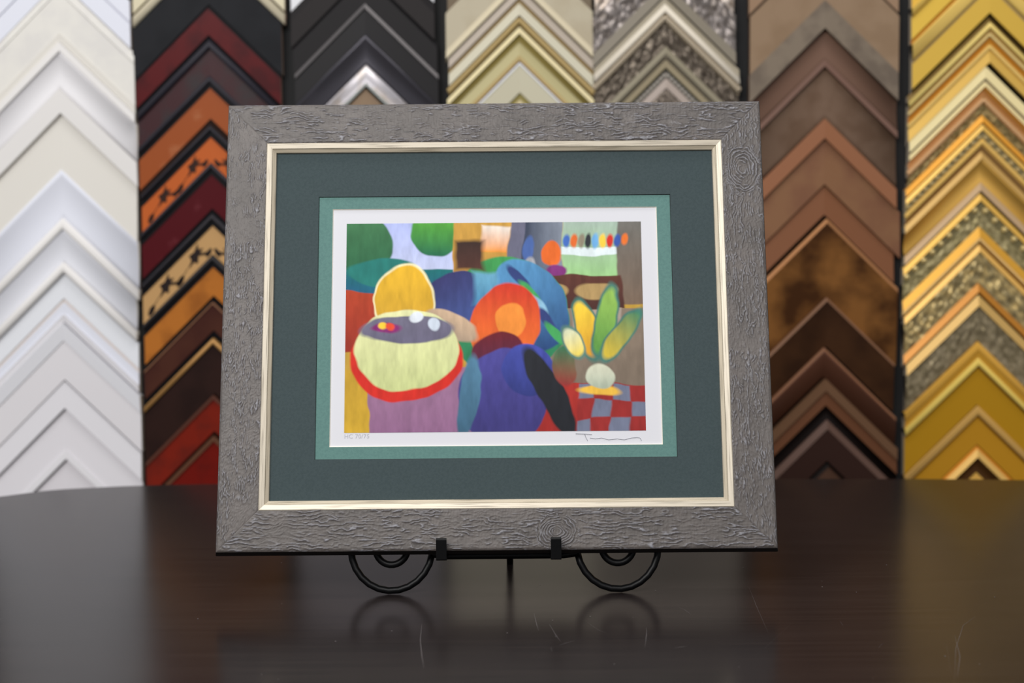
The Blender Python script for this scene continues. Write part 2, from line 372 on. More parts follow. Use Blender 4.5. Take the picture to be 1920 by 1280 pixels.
# ---- champagne column
c = Column('corner samples of the champagne column', 'champagne', ramp((0, 838), (190, 841)), ramp((0, 973), (190, 975)), ramp((0, 1110), (190, 1112)), P((150, 138, 112), .7), '')
sample(c, -165, 'taupe corner sample cut off at the top of the champagne column', [('outer_edge', -165, -150, 16, 16, P((110, 98, 82))), ('face', -150, -112, 16, 15, P((118, 104, 86)))])
sample(c, -110, 'broad beige flat corner sample with slim inner lip in the champagne column', [('face', -110, -42, 16, 15, P((188, 178, 155), .5, c2=(180, 168, 144), scale=20)), ('lip', -42, -27, 15, 20, P((208, 196, 168), .4)), ('groove', -27, -21, 14, 14, P((112, 100, 80)))])
sample(c, -20, 'multi stepped champagne corner sample with a beaded gold inner edge', [('outer_ridge', -20, -2, 15, 18, P((184, 172, 158), .4)), ('groove', -2, 8, 13, 14, P((150, 128, 88))), ('face', 8, 30, 14, 19, P((204, 198, 176), .4)), ('bead_row', 31, 47, 15, 15, P((146, 126, 84)), 'bead', 34, P((182, 158, 108), .35, .2)), ('inner_edge', 47, 52, 14, 13, P((92, 80, 48)))])
sample(c, 53, 'pale gold scooped corner sample with cream outer lip above the picture', [('outer_lip', 53, 65, 16, 20, P((226, 212, 168), .35)), ('groove', 65, 80, 16, 11, P((152, 136, 78), .4), 'cove', 1), ('face', 80, 104, 11, 15, P((184, 174, 130), .4)), ('step', 104, 113, 15, 14, P((190, 168, 118))), ('inner_edge', 113, 118, 13, 12, P((112, 78, 48)))])
sample(c, 119, 'ivory flat corner sample, lowest of the champagne column above the picture', [('outer_lip', 119, 124, 18, 20, P((214, 216, 218), .35)), ('face', 124, 174, 19, 17, P((200, 194, 170), .45)), ('groove', 174, 187, 14, 13, P((150, 138, 84))), ('inner_lip', 187, 215, 15, 16, P((205, 190, 150)))])
sample(c, 216, 'plain corner sample behind the picture, topmost hidden one of the champagne column', [('outer_lip', 216, 234, 15, 19, P((208, 198, 168), .4)), ('face', 235, 314, 16, 15, P((188, 180, 166), .45))])
sample(c, 316, 'plain corner sample behind the picture, second hidden one of the champagne column', [('outer_lip', 316, 334, 15, 19, P((218, 208, 178), .4)), ('face', 335, 434, 16, 15, P((194, 186, 172), .45))])
sample(c, 436, 'plain corner sample behind the picture, third hidden one of the champagne column', [('outer_lip', 436, 454, 15, 19, P((202, 190, 158), .4)), ('face', 455, 554, 16, 15, P((182, 174, 160), .45))])
sample(c, 556, 'plain corner sample behind the picture, fourth hidden one of the champagne column', [('outer_lip', 556, 574, 15, 19, P((214, 204, 174), .4)), ('face', 575, 674, 16, 15, P((190, 182, 168), .45))])
sample(c, 676, 'plain corner sample behind the picture, fifth hidden one of the champagne column', [('outer_lip', 676, 694, 15, 19, P((198, 186, 154), .4)), ('face', 695, 794, 16, 15, P((178, 170, 156), .45))])
sample(c, 796, 'plain corner sample behind the picture, sixth hidden one of the champagne column', [('outer_lip', 796, 814, 15, 19, P((208, 196, 166), .4)), ('face', 815, 928, 16, 15, P((190, 178, 148), .45))])

# ---- silver ornate column
c = Column('corner samples of the silver column', 'silver', ramp((0, 1112), (190, 1115)), ramp((0, 1245), (190, 1248)), ramp((0, 1374), (190, 1386)), P((140, 130, 118), .7), '')
ORN = lambda c1, c2: P(c1, .3, .35, c2=c2, scale=90, lo=.4, hi=.65)
sample(c, -150, 'pinkish silver ornate corner sample cut by the top of the silver column', [('outer_edge', -150, -130, 16, 18, P((170, 155, 140))), ('ornament', -130, -100, 18, 18, ORN((150, 135, 122), (200, 188, 178)), 'orn', 3)])
sample(c, -98, 'dark silver corner sample with sparkling carved ornament and taupe inner lip', [('ornament', -98, -32, 17, 15, ORN((104, 96, 90), (150, 142, 138)), 'orn', 5), ('inner_lip', -32, -9, 16, 19, P((134, 126, 112), .4)), ('edge', -9, -4, 15, 14, P((56, 52, 44)))])
sample(c, -3, 'silver corner sample with painted highlight ridge over a beaded dark scoop', [('outer_step', -3, 10, 15, 17, P((164, 154, 134), .4)), ('ridge', 10, 25, 17, 22, P((226, 216, 198), .35), 'round', 2), ('bead_row', 25, 44, 18, 14, P((150, 136, 114)), 'bead', 26, P((178, 164, 142), .25, .3)), ('ornament', 44, 88, 11, 11, ORN((84, 75, 66), (116, 106, 94)), 'orn', 4)])  # ridge base colour holds the bright highlight along its crest
sample(c, 89, 'taupe corner sample with dotted groove between two carved silver ones', [('outer_lip', 89, 103, 15, 18, P((142, 134, 114), .4)), ('dotted_groove', 103, 114, 15, 15, P((134, 126, 108)), 'bead', 26, P((100, 92, 78), .4)), ('inner_lip', 114, 128, 17, 17, P((150, 138, 112), .4)), ('edge', 128, 133, 13, 12, P((40, 42, 34)))])  # edge band is painted in the dark green of the shadow there
sample(c, 134, 'small silver corner sample with pearl edge, just above the picture frame', [('bead_row', 134, 148, 14, 14, P((110, 104, 96)), 'bead', 22, P((160, 154, 144), .25, .3)), ('ridge', 148, 166, 16, 18, P((172, 158, 148), .35)), ('ornament', 166, 215, 14, 12, ORN((104, 94, 84), (150, 138, 126)), 'orn', 4)])
sample(c, 216, 'plain grey corner sample behind the picture, topmost hidden one of the silver column', [('outer_lip', 216, 234, 15, 19, P((168, 160, 148), .4)), ('face', 235, 314, 16, 15, P((150, 142, 130), .45))])
sample(c, 316, 'plain grey corner sample behind the picture, second hidden one of the silver column', [('outer_lip', 316, 334, 15, 19, P((154, 146, 136), .4)), ('face', 335, 434, 16, 15, P((136, 128, 118), .45))])
sample(c, 436, 'plain grey corner sample behind the picture, third hidden one of the silver column', [('outer_lip', 436, 454, 15, 19, P((178, 168, 156), .4)), ('face', 455, 554, 16, 15, P((160, 150, 138), .45))])
sample(c, 556, 'plain grey corner sample behind the picture, fourth hidden one of the silver column', [('outer_lip', 556, 574, 15, 19, P((146, 138, 130), .4)), ('face', 575, 674, 16, 15, P((128, 120, 112), .45))])
sample(c, 676, 'plain grey corner sample behind the picture, fifth hidden one of the silver column', [('outer_lip', 676, 694, 15, 19, P((164, 156, 146), .4)), ('face', 695, 794, 16, 15, P((146, 138, 128), .45))])
sample(c, 796, 'plain grey corner sample behind the picture, sixth hidden one of the silver column', [('outer_lip', 796, 814, 15, 19, P((152, 146, 138), .4)), ('face', 815, 928, 16, 15, P((134, 128, 120), .45))])

# ---- brown column
c = Column('corner samples of the brown column', 'brown', ramp((30, 1402), (190, 1405), (900, 1412)), ramp((50, 1543), (350, 1542), (430, 1547), (560, 1546), (650, 1541), (730, 1546), (865, 1552)), ramp((0, 1681), (200, 1677), (310, 1676), (390, 1682), (480, 1673), (560, 1678), (700, 1673), (880, 1678)), P((96, 74, 60), .7), '')
WD = (1, 1, 1)
sample(c, -160, 'pale brown corner sample at the very top of the brown column', [('face', -160, -112, 16, 16, P((150, 122, 98))), ('inner_edge', -112, -106, 14, 14, P((84, 66, 52)))])
sample(c, -104, 'wide flat tan corner sample, palest in the brown column', [('face', -104, 2, 17, 16, P((146, 122, 98), .5, c2=(138, 114, 90), scale=20))])
sample(c, 3, 'grey taupe flat corner sample with weathered face', [('face', 3, 54, 17, 19, P((126, 113, 98), .5, c2=(108, 96, 84), scale=26))])
sample(c, 55, 'mauve brown deep scooped corner sample right below the grey taupe one', [('cove', 55, 112, 7, 15, P((110, 84, 70), .45), 'cove', 3), ('inner_lip', 112, 125, 16, 17, P((118, 90, 78), .45))])
sample(c, 126, 'grey brown wood grained corner sample with copper inner lip', [('cove', 126, 221, 9, 16, P((112, 90, 74), .45, c2=(102, 80, 64), scale=30), 'cove', 2), ('inner_lip', 222, 258, 18, 20, P((146, 98, 70), .45))])
sample(c, 260, 'walnut brown wide flat corner sample below the copper lip', [('face', 260, 345, 13, 17, P((132, 95, 68), .5, c2=(122, 84, 62), scale=16))])
sample(c, 348, 'narrow reddish brown corner sample above the mottled bronze one', [('face', 348, 402, 12, 16, P((128, 84, 58), .5)), ('inner_edge', 402, 409, 10, 9, P((26, 18, 14)))])
sample(c, 410, 'mottled bronze wide corner sample with bright copper edge and dark stains', [('outer_lip', 410, 418, 18, 21, P((168, 118, 78), .35, .2)), ('face', 418, 556, 21, 10, P((138, 92, 48), .3, .2, c2=(72, 44, 24), scale=12, lo=.38, hi=.6))])
sample(c, 557, 'dark bronze brown smooth corner sample, second below the frame side knot', [('outer_lip', 557, 563, 18, 20, P((128, 92, 68), .35)), ('face', 563, 648, 19, 12, P((68, 43, 26), .35, c2=(52, 32, 20), scale=12))])
sample(c, 650, 'chocolate corner sample with glowing copper outer edge and curved face', [('outer_lip', 650, 656, 19, 20, P((134, 92, 66), .35)), ('face', 656, 707, 20, 7, P((84, 52, 38), .4), 'round', 3)])
sample(c, 709, 'two tone brown corner sample with lighter stepped outer lip', [('outer_lip', 709, 731, 19, 18, P((112, 82, 60), .45)), ('face', 732, 758, 14, 16, P((104, 66, 44), .45)), ('inner_edge', 758, 763, 12, 10, P((22, 16, 14)))])
sample(c, 764, 'espresso brown corner sample with black scoop and mauve ridge near the table', [('cove', 764, 785, 6, 8, P((32, 24, 22), .4), 'cove', 2), ('ridge', 785, 802, 14, 18, P((100, 76, 66), .4)), ('face', 802, 862, 17, 16, P((58, 38, 32), .45))])
sample(c, 864, 'lowest brown corner sample, its dark point touching the table line', [('outer_edge', 864, 874, 6, 8, P((36, 26, 22))), ('face', 874, 930, 10, 14, P((86, 60, 46)))])

# ---- gold column
c = Column('corner samples of the gold column', 'gold', ramp((0, 1706), (110, 1706), (170, 1700), (290, 1697), (400, 1693), (560, 1690), (700, 1694), (890, 1692)), ramp((25, 1851), (125, 1841), (220, 1836), (310, 1833), (510, 1829), (830, 1827)), const(1992), P((170, 158, 140), .7), '')
def G(c, r=.35, m=.2, **kw):
    return P(c, r, m, spec=.3, k=EK * 1.32, **kw)
sample(c, -165, 'yellow gold banded corner sample cut by the top of the gold column', [('outer_step', -165, -128, 15, 17, G((204, 160, 60))), ('ridge', -128, -112, 18, 20, G((224, 186, 90)), 'round', 2), ('face', -112, -70, 15, 17, G((200, 164, 64))), ('groove', -70, -61, 14, 13, G((170, 112, 24)))])
sample(c, -59, 'broad satin gold corner sample with grey hairline and pale outer ridge', [('outer_ridge', -59, -28, 17, 19, G((216, 182, 96)), 'round', 2), ('hairline', -28, -21, 15, 15, G((156, 132, 86))), ('face', -21, 24, 16, 17, G((194, 158, 64), .4)), ('edge', 24, 32, 12, 9, P((36, 28, 14)))])
sample(c, 33, 'antique gold corner sample with many beaded lines and a rust groove', [('outer_edge', 33, 44, 9, 15, G((110, 88, 44))), ('ridge', 44, 54, 17, 20, G((240, 212, 124)), 'round', 1), ('line', 54, 62, 17, 16, G((150, 116, 58))), ('bead_row', 62, 70, 16, 16, G((160, 138, 86)), 'bead', 50, G((206, 184, 124), .25)), ('groove', 70, 83, 13, 13, G((168, 108, 24))), ('rope', 83, 94, 16, 16, G((186, 148, 72)), 'bead', 40, G((220, 186, 108), .25)), ('inner_lip', 94, 117, 15, 18, G((194, 156, 74))), ('edge', 117, 124, 12, 9, P((30, 24, 14)))])
sample(c, 125, 'pale cream gold corner sample, brightest in the gold column', [('outer_lip', 125, 148, 16, 20, P((240, 222, 166), .3)), ('groove', 148, 154, 16, 15, P((150, 134, 110))), ('inner_lip', 154, 163, 17, 19, P((238, 218, 160), .3)), ('edge', 163, 170, 16, 13, G((186, 126, 52)))])
sample(c, 171, 'rust gold corner sample with mossy carved ornament under the cream gold one', [('outer_slope', 171, 181, 14, 15, G((156, 104, 54))), ('bead_row', 181, 195, 15, 15, G((150, 112, 68)), 'bead', 30, G((192, 152, 108), .25)), ('ornament', 195, 216, 12, 10, P((128, 112, 72), .35, .25, c2=(172, 146, 96), scale=120), 'orn', 4)])
sample(c, 217, 'orange gold corner sample with a green grey beaded channel', [('outer_lip', 217, 230, 14, 19, G((218, 152, 52))), ('edge', 230, 234, 14, 13, G((120, 74, 22))), ('ridge', 234, 244, 17, 19, G((210, 168, 82))), ('bead_channel', 244, 260, 14, 14, P((142, 130, 94), .4, .2), 'bead', 13, G((164, 144, 98), .2)), ('rope', 260, 272, 16, 16, G((206, 166, 82)), 'bead', 36, G((214, 176, 96), .25)), ('inner_edge', 272, 284, 15, 12, G((128, 96, 54)))])
sample(c, 285, 'deeply scooped shaded gold corner sample with plain greyish inner lip', [('outer_lip', 285, 298, 16, 20, G((180, 144, 82))), ('cove', 298, 342, 18, 14, G((190, 148, 70), .35), 'cove', 9), ('inner_lip', 342, 357, 15, 17, G((178, 148, 112))), ('edge', 357, 362, 11, 9, P((24, 20, 14)))])
sample(c, 363, 'gold corner sample studded with shiny round pearls along the outer edge', [('outer_lip', 363, 376, 15, 19, G((206, 162, 74))), ('pearl_row', 376, 394, 15, 14, P((126, 116, 82), .4, .3), 'bead', 9, P((250, 222, 150), .18, .5, spec=.6)), ('ornament', 394, 424, 13, 12, P((140, 128, 88), .35, .25, c2=(172, 158, 116), scale=90), 'orn', 3), ('inner_slope', 424, 443, 12, 18, G((198, 146, 50))), ('rope', 443, 452, 17, 17, G((180, 140, 76)), 'bead', 60, G((214, 176, 110), .25)), ('edge', 452, 457, 14, 13, G((120, 76, 24)))])
sample(c, 458, 'carved leafy gold corner sample with orange inner lip, middle of the gold column', [('outer_lip', 458, 471, 16, 20, G((206, 162, 84))), ('ornament', 471, 530, 16, 12, P((152, 136, 98), .3, .3, c2=(204, 178, 120), scale=70), 'orn', 6), ('inner_lip', 530, 546, 13, 18, G((170, 112, 38))), ('edge', 546, 551, 13, 11, G((80, 48, 14)))])
sample(c, 552, 'smoky grey carved corner sample with tan gold outer lip', [('outer_lip', 552, 572, 16, 20, G((186, 150, 86))), ('ornament', 572, 638, 15, 11, P((124, 112, 86), .35, .25, c2=(156, 142, 114), scale=100), 'orn', 4)])
sample(c, 639, 'deep yellow gold flat corner sample with double bright outer ridges', [('outer_ridge', 639, 655, 15, 18, G((192, 144, 56)), 'round', 1), ('step', 655, 669, 17, 16, G((182, 134, 44))), ('bright_ridge', 669, 683, 17, 21, G((236, 204, 102), .25), 'round', 2), ('groove', 683, 688, 13, 13, G((118, 78, 18))), ('face', 688, 757, 15, 15, P((184, 136, 30), .4, .1))])
sample(c, 758, 'mustard gold flat corner sample with slim tan lip near the table', [('outer_lip', 758, 775, 17, 19, G((180, 140, 74)), 'round', 1), ('edge', 775, 780, 14, 13, G((120, 74, 18))), ('face', 780, 831, 15, 15, P((192, 138, 36), .4, .1))])
sample(c, 832, 'lowest gold corner sample with dark scoop, its point above the table edge', [('outer_edge', 832, 839, 13, 14, G((200, 128, 34))), ('outer_lip', 839, 854, 16, 19, G((208, 166, 90))), ('cove', 854, 884, 14, 10, P((84, 54, 26), .4), 'cove', 4), ('inner_face', 884, 930, 12, 14, G((206, 160, 76)))])

# ================================================================== the framed picture
pic = thing('framed_print', 'rustic grey wood framed colourful print with double green mat on black easel', 'framed picture', (-.017, FRAME_Y, FRAME_Z), (-LEAN, 0, 0))
# local frame axes: x across, z up along the face, -y towards the viewer
FWD, FH, RW = .560, .4668, .0425
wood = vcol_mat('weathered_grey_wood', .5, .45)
side = mat((44, 40, 38), .6)
def rail(which):
    horiz = which in 'tb'
    L = FWD if horiz else FH
    nu, nv = int(L / .00065), 66
    U, Vv = np.meshgrid(np.linspace(0, 1, nu), np.linspace(0, 1, nv), indexing='ij')
    v = Vv * RW                                   # distance inward from the outer edge
    s = (-L / 2 + v) + U * (L - 2 * v)            # along the rail
    sd = {'t': 11, 'b': 37, 'l': 61, 'r': 83}[which]
    S, T = s * 1000, v * 1000
    knots = {'r': [((391.7 - FH * 500), 25., 17.)], 'b': [(52.5 + 8, 27., 19.)]}.get(which, [])
    if which == 'b': knots = [(60., 18., 22.)]
    if which == 'r': knots = [(391.7 - FH * 500, 20., 21.)]
    wx = (fbm(S / 12, T / 9, sd, 3) - .5) * 2; wy = (fbm(S / 10 + 9, T / 8, sd + 5, 3) - .5) * 2
    if horiz:
        Q = T / 3.7 + 1.5 * (fbm(S / 19, T / 7, sd + 2, 3) - .5) * 2 + .5 * (fbm(S / 5, T / 4, sd + 3, 2) - .5)
        amp = np.clip((fbm(S / 10, T / 2.8, sd + 20, 2) - .30) * 3.4, .05, 1) * np.clip((fbm(S / 24, T / 20, sd + 23, 2) - .22) * 4, .35, 1)
    else:
        Q = T / 2.7 + 1.8 * (fbm(S / 13, T / 6, sd + 2, 3) - .5) * 2 + .5 * (fbm(S / 4, T / 3, sd + 3, 2) - .5)
        amp = np.clip((fbm(S / 7, T / 2.4, sd + 20, 2) - .32) * 3.4, .05, 1) * .8 * np.clip((fbm(S / 24, T / 20, sd + 23, 2) - .22) * 4, .35, 1)
    for (ks, kt, kr) in knots:
        dx, dy = ((S - ks) * (.72 if which == 'r' else .95), (T - kt) * (1.0 if which == 'r' else 1.15))
        r = np.sqrt(dx * dx + dy * dy) + wy * 2.6 + wx * 1.6
        k = np.clip((kr - r) / 3.5, 0, 1); k = k * k * (3 - 2 * k)
        Q = Q * (1 - k) + (r / 2.7) * k
        amp = amp * (1 - k) + k * np.clip((fbm(S / 6, T / 6, sd + 41, 2) - .2) * 3, .25, 1) * np.clip(r / 5, .2, 1)
    ph = .5 + .5 * np.sin(Q * 2 * np.pi)
    n2 = vnoise((S + wx * 9) / (5. if horiz else 3.), (T + wy * 7) / 2.0, sd + 10)
    rid = ph ** 2.2; rid2 = (1 - np.abs(2 * n2 - 1)) ** 3
    h = rid * amp * .85 + rid2 * .22
    fine = fbm(S / 1.2, T / 5, sd + 30, 2) if horiz else fbm(S / 5, T / 1.1, sd + 30, 2)
    h = h + fine * .16
    sm = np.clip(np.minimum(np.minimum(T, RW * 1000 - T) / 1.5, np.minimum(U, 1 - U) * L * 1000 / 1.5), 0, 1)
    H = (h * 1.05) * sm * .001
    crown = -.0012 * (1 - np.clip(T / 3, 0, 1)) ** 2 - .0008 * (1 - np.clip((RW * 1000 - T) / 2, 0, 1)) ** 2
    # tint: brown grey ground, blue grey crests, dark brown creases with shade painted in
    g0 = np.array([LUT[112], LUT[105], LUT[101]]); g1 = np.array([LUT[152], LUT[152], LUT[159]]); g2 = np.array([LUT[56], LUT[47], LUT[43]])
    hn = np.clip(h, 0, 1.2)
    hx = np.gradient(h, axis=1)
    wob = fbm(S / 30, T / 20, sd + 40, 3)[..., None]
    base = g0 * (.56 + .40 * wob)
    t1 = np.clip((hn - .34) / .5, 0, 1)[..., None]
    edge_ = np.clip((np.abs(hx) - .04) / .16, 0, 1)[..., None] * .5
    band = np.where(np.sin(S * 2.1 + 5 * vnoise(S / 9, T * 0, sd)) > .55, .93, 1.0)[..., None] if horiz else np.where(np.sin(T * 3.1 + 5 * vnoise(T / 3, S / 40, sd)) > .5, .93, 1.0)[..., None]
    crease_shade = (amp * (1 - ph) ** 2)[..., None]
    tint = base * (1 - .42 * crease_shade)
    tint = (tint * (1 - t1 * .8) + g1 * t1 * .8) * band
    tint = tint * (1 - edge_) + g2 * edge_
    Z = H + crown
    # place in the frame
    if which == 'b': X, Zz = s, v
    if which == 't': X, Zz = s, FH - v
    if which == 'l': X, Zz = -FWD / 2 + v, FH / 2 + s
    if which == 'r': X, Zz = FWD / 2 - v, FH / 2 + s
    co = np.stack([X, -Z, Zz], -1).reshape(-1, 3)
    idx = np.arange(nu * nv).reshape(nu, nv)
    A = idx[:-1, :-1].ravel(); B = idx[1:, :-1].ravel(); C = idx[1:, 1:].ravel(); D = idx[:-1, 1:].ravel()
    quads = np.stack([A, B, C, D], 1) if which in 'br' else np.stack([A, D, C, B], 1)
    # sides: outer side flares a little to the back, inner rebate, back
    c0, c1 = co[idx[0, 0]], co[idx[-1, 0]]; d0, d1 = co[idx[0, -1]], co[idx[-1, -1]]
    cen = np.array([0, 0, FH / 2])
    outv = {'b': np.array([0, 0, -1.]), 't': np.array([0, 0, 1.]), 'l': np.array([-1., 0, 0]), 'r': np.array([1., 0, 0])}[which]
    alg = {'b': np.array([1., 0, 0]), 't': np.array([1., 0, 0]), 'l': np.array([0, 0, 1.]), 'r': np.array([0, 0, 1.])}[which]
    fl = .003; dep = np.array([0, .014, 0]); bk = np.array([0, .022, 0])
    ex = [c0, c1, c1 + (outv + alg) * fl + dep, c0 + (outv - alg) * fl + dep, c1 + (outv + alg) * fl + bk, c0 + (outv - alg) * fl + bk, d0, d1, d1 + bk, d0 + bk]
    n0 = nu * nv
    allv = np.concatenate([co, np.array(ex)])
    fs = quads.tolist() + [[n0, n0 + 1, n0 + 2, n0 + 3], [n0 + 3, n0 + 2, n0 + 4, n0 + 5], [n0 + 6, n0 + 7, n0 + 8, n0 + 9], [n0 + 5, n0 + 4, n0 + 8, n0 + 9]]
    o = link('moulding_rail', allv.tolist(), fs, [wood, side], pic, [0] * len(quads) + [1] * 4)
    o.data.polygons.foreach_set('use_smooth', [True] * len(quads) + [False] * 4)
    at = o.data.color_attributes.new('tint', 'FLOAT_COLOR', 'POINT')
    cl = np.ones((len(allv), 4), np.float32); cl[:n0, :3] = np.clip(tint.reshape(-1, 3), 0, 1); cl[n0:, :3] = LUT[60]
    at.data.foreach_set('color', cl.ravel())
    return o
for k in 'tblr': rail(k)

def frame_ring(name, rings, mats, fm):
    """rings: list of (half width, z0, z1, y) rectangles joined in order"""
    V = []; F = []; FM = []
    for hw, z0, z1, y in rings: V += [(-hw, y, z0), (hw, y, z0), (hw, y, z1), (-hw, y, z1)]
    for i in range(len(rings) - 1):
        for k in range(4):
            a = i * 4
            F.append((a + k, a + (k + 1) % 4, a + 4 + (k + 1) % 4, a + 4 + k)); FM.append(fm[i])
    return link(name, V, F, mats, pic, FM)
def fillet(which):
    hz = which in 'tb'
    M = mat((196, 186, 168), .42, .25, c2=(128, 119, 104), scale=60, stretch=(.35, 1, 14) if hz else (14, 1, .35), lo=.5, hi=.72, spec=.5)
    M2 = mat((196, 184, 162), .42, .25, c2=(150, 140, 120), scale=60, stretch=(.35, 1, 14) if hz else (14, 1, .35), lo=.5, hi=.72)
    D = mat((50, 40, 30), .6)
    x0, z0, z1 = .2385, .0410, .4245          # outer
    pr = [(-.001, .004, 2), (0, -.0002, 0), (.0008, -.0009, 0), (.0058, -.0001, 1), (.0064, .0010, 1), (.0096, .0028, 2), (.0100, .0052, 2), (.0100, .008, 2)]
    V = []; F = []; FM = []
    for ins, y, mi in pr:
        xa, za, zb = x0 - ins, z0 + ins, z1 - ins
        V += {'b': [(-xa, y, za), (xa, y, za)], 't': [(xa, y, zb), (-xa, y, zb)], 'l': [(-xa, y, zb), (-xa, y, za)], 'r': [(xa, y, za), (xa, y, zb)]}[which]
    seq = [2, 0, 0, 1, 1, 0, 2]
    for i in range(len(pr) - 1):
        F.append((2 * i, 2 * i + 1, 2 * i + 3, 2 * i + 2)); FM.append(seq[i])
    link('fillet_rail', V, F, [M, M2, D], pic, FM)
for k in 'tblr': fillet(k)
DM = mat((65, 77, 79), .8, c2=(61, 73, 75), scale=400, bump=.15, bscale=1500, spec=.2); TM = mat((97, 133, 127), .8, c2=(92, 127, 122), scale=400, bump=.15, bscale=1500, spec=.2)
CORE_D = mat((46, 54, 54), .8); CORE_L = mat((232, 228, 214), .8)
frame_ring('outer_mat', [(.231, .049, .4165, .0055), (.1838, .0920, .3675, .0055), (.1832, .0926, .3669, .0068)], [DM, CORE_D], [0, 1]).name = 'outer_mat'
frame_ring('inner_mat', [(.190, .086, .3735, .0068), (.1692, .1050, .3544, .0068), (.1684, .1058, .3536, .0082)], [TM, CORE_L], [0, 1])
pv, pf = box_mesh(-.176, .176, .0082, .0095, .099, .361)
link('print_paper', pv, pf, mat((217, 217, 222), .85, spec=.2), pic)
bv, bf = box_mesh(-.2375, .2375, .0100, .0180, .042, .4245)
link('backing_board', bv, bf, mat((120, 95, 70), .8), pic)

# ---- the printed image: an abstract play of soft colour fields
nx, ny = 420, 300
x0, x1, z0, z1 = -.1545, .1525, .1195, .3388
gx, gy = np.meshgrid(np.linspace(0, 1, nx), np.linspace(0, 1, ny), indexing='ij')      # gy runs downwards
wob1 = fbm(gx * 7, gy * 6, 3, 3) - .5; wob2 = fbm(gx * 7 + 20, gy * 6 + 4, 8, 3) - .5
PX, PY = gx + wob1 * .035, gy + wob2 * .045
img = np.zeros((nx, ny, 3)); img[:] = [lin(v) for v in (186, 148, 60)]
def sstep(d, w): return np.clip(.5 - d / w, 0, 1)
def blend(a, c, c2=None, t=None):
    global img
    cc = np.array([lin(v) for v in c])
    if c2 is not None:
        c2 = np.array([lin(v) for v in c2]); tt = np.clip(t, 0, 1)[..., None]; cc = cc * (1 - tt) + c2 * tt
    img = img * (1 - a[..., None]) + cc * a[..., None]
def rect(xa, xb, ya, yb, c, c2=None, vert=True, w=.006):
    d = np.maximum(np.maximum(xa - PX, PX - xb), np.maximum(ya - PY, PY - yb))
    blend(sstep(d, w), c, c2, (PY - ya) / (yb - ya) if vert else (PX - xa) / (xb - xa))
def ell(cx, cy, rx, ry, c, c2=None, ang=0, w=.006, line=None):
    dx, dy = PX - cx, (PY - cy) * .714
    ry *= .714; ca, sa = math.cos(ang), math.sin(ang)
    ex, ey = (dx * ca + dy * sa) / rx, (-dx * sa + dy * ca) / ry
    r = np.sqrt(ex * ex + ey * ey); d = (r - 1) * min(rx, ry)
    if line: blend(sstep(d - .006, w), line)
    blend(sstep(d, w), c, c2, (ey + 1) / 2)
rect(-.1, .37, -.1, .36, (165, 176, 232), (205, 212, 235))
ell(.02, .10, .13, .16, (72, 124, 82), (40, 96, 66)); ell(.30, .06, .085, .11, (96, 176, 60), (34, 104, 76))
rect(-.1, .36, .23, .36, (30, 112, 112), (34, 92, 128)); ell(.12, .24, .12, .07, (40, 120, 112))
rect(-.1, .14, .34, .62, (176, 66, 40), (150, 48, 36))
rect(.36, .56, -.1, .30, (206, 160, 72), (190, 140, 66)); rect(.46, .55, .02, .14, (236, 226, 214), (240, 150, 60), w=.01)
rect(.55, .62, -.1, .30, (106, 106, 126)); rect(.60, .74, -.1, .30, (60, 68, 88), (132, 140, 154), False)
rect(.74, 1.1, -.1, .26, (168, 176, 182), (158, 204, 138)); rect(.74, .98, .115, .155, (226, 238, 240)); rect(.92, 1.1, -.1, .4, (110, 112, 108), (120, 100, 84))
for i, cc in enumerate(((70, 110, 190), (226, 110, 50), (150, 140, 120), (50, 54, 60), (110, 170, 220), (244, 200, 70), (214, 52, 40), (60, 90, 170), (236, 120, 50))):
    ell(.755 + i * .024, .088, .011, .03, cc)
ell(.705, .15, .035, .06, (230, 108, 44)); ell(.715, .235, .035, .03, (128, 52, 120)); ell(.622, .12, .02, .06, (76, 104, 166)); ell(.63, .21, .022, .05, (164, 164, 170))
rect(.62, .93, .255, .42, (96, 56, 46), (74, 44, 40)); ell(.70, .33, .045, .035, (176, 146, 96)); ell(.84, .33, .07, .04, (176, 146, 96))
rect(.70, 1.1, .42, .80, (136, 120, 104), (122, 108, 94)); rect(.76, .92, .42, .62, (168, 152, 140))
rect(.76, 1.1, .78, 1.1, (150, 44, 42))
for i in range(4):
    for j in range(3):
        if (i + j) % 2 == 0: rect(.765 + i * .062, .822 + i * .062, .785 + j * .08, .86 + j * .08, (112, 118, 140))
rect(.05, .48, .70, 1.1, (156, 116, 146), (138, 96, 132)); rect(-.1, .08, .70, 1.1, (190, 150, 50), (206, 166, 50)); rect(.58, .78, .78, 1.1, (176, 52, 44), (150, 36, 36))
ell(.55, .46, .20, .30, (68, 156, 84), (40, 116, 86)); ell(.62, .40, .12, .24, (90, 150, 196), (40, 70, 120), -.4)
for i in range(5): ell(.585 + i * .03, .26 + i * .07, .05, .022, ((52, 66, 120), (70, 160, 90), (142, 190, 216))[i % 3], None, .9)
ell(.38, .40, .12, .16, (56, 56, 104), (70, 90, 150), -.5); ell(.20, .38, .10, .17, (232, 182, 48), (196, 152, 52), line=(246, 236, 190));
rect(.37, .47, .09, .23, (56, 40, 36), (84, 52, 44), w=.02)
rect(.43, .51, .24, .40, (108, 168, 196), (70, 130, 170), w=.02)
ell(.54, .50, .115, .22, (206, 56, 40), (236, 120, 48), .1); ell(.555, .48, .05, .10, (240, 144, 60)); ell(.52, .64, .09, .10, (112, 34, 44), (70, 40, 70))
ell(.36, .50, .10, .06, (206, 176, 146), (160, 140, 120), .5)
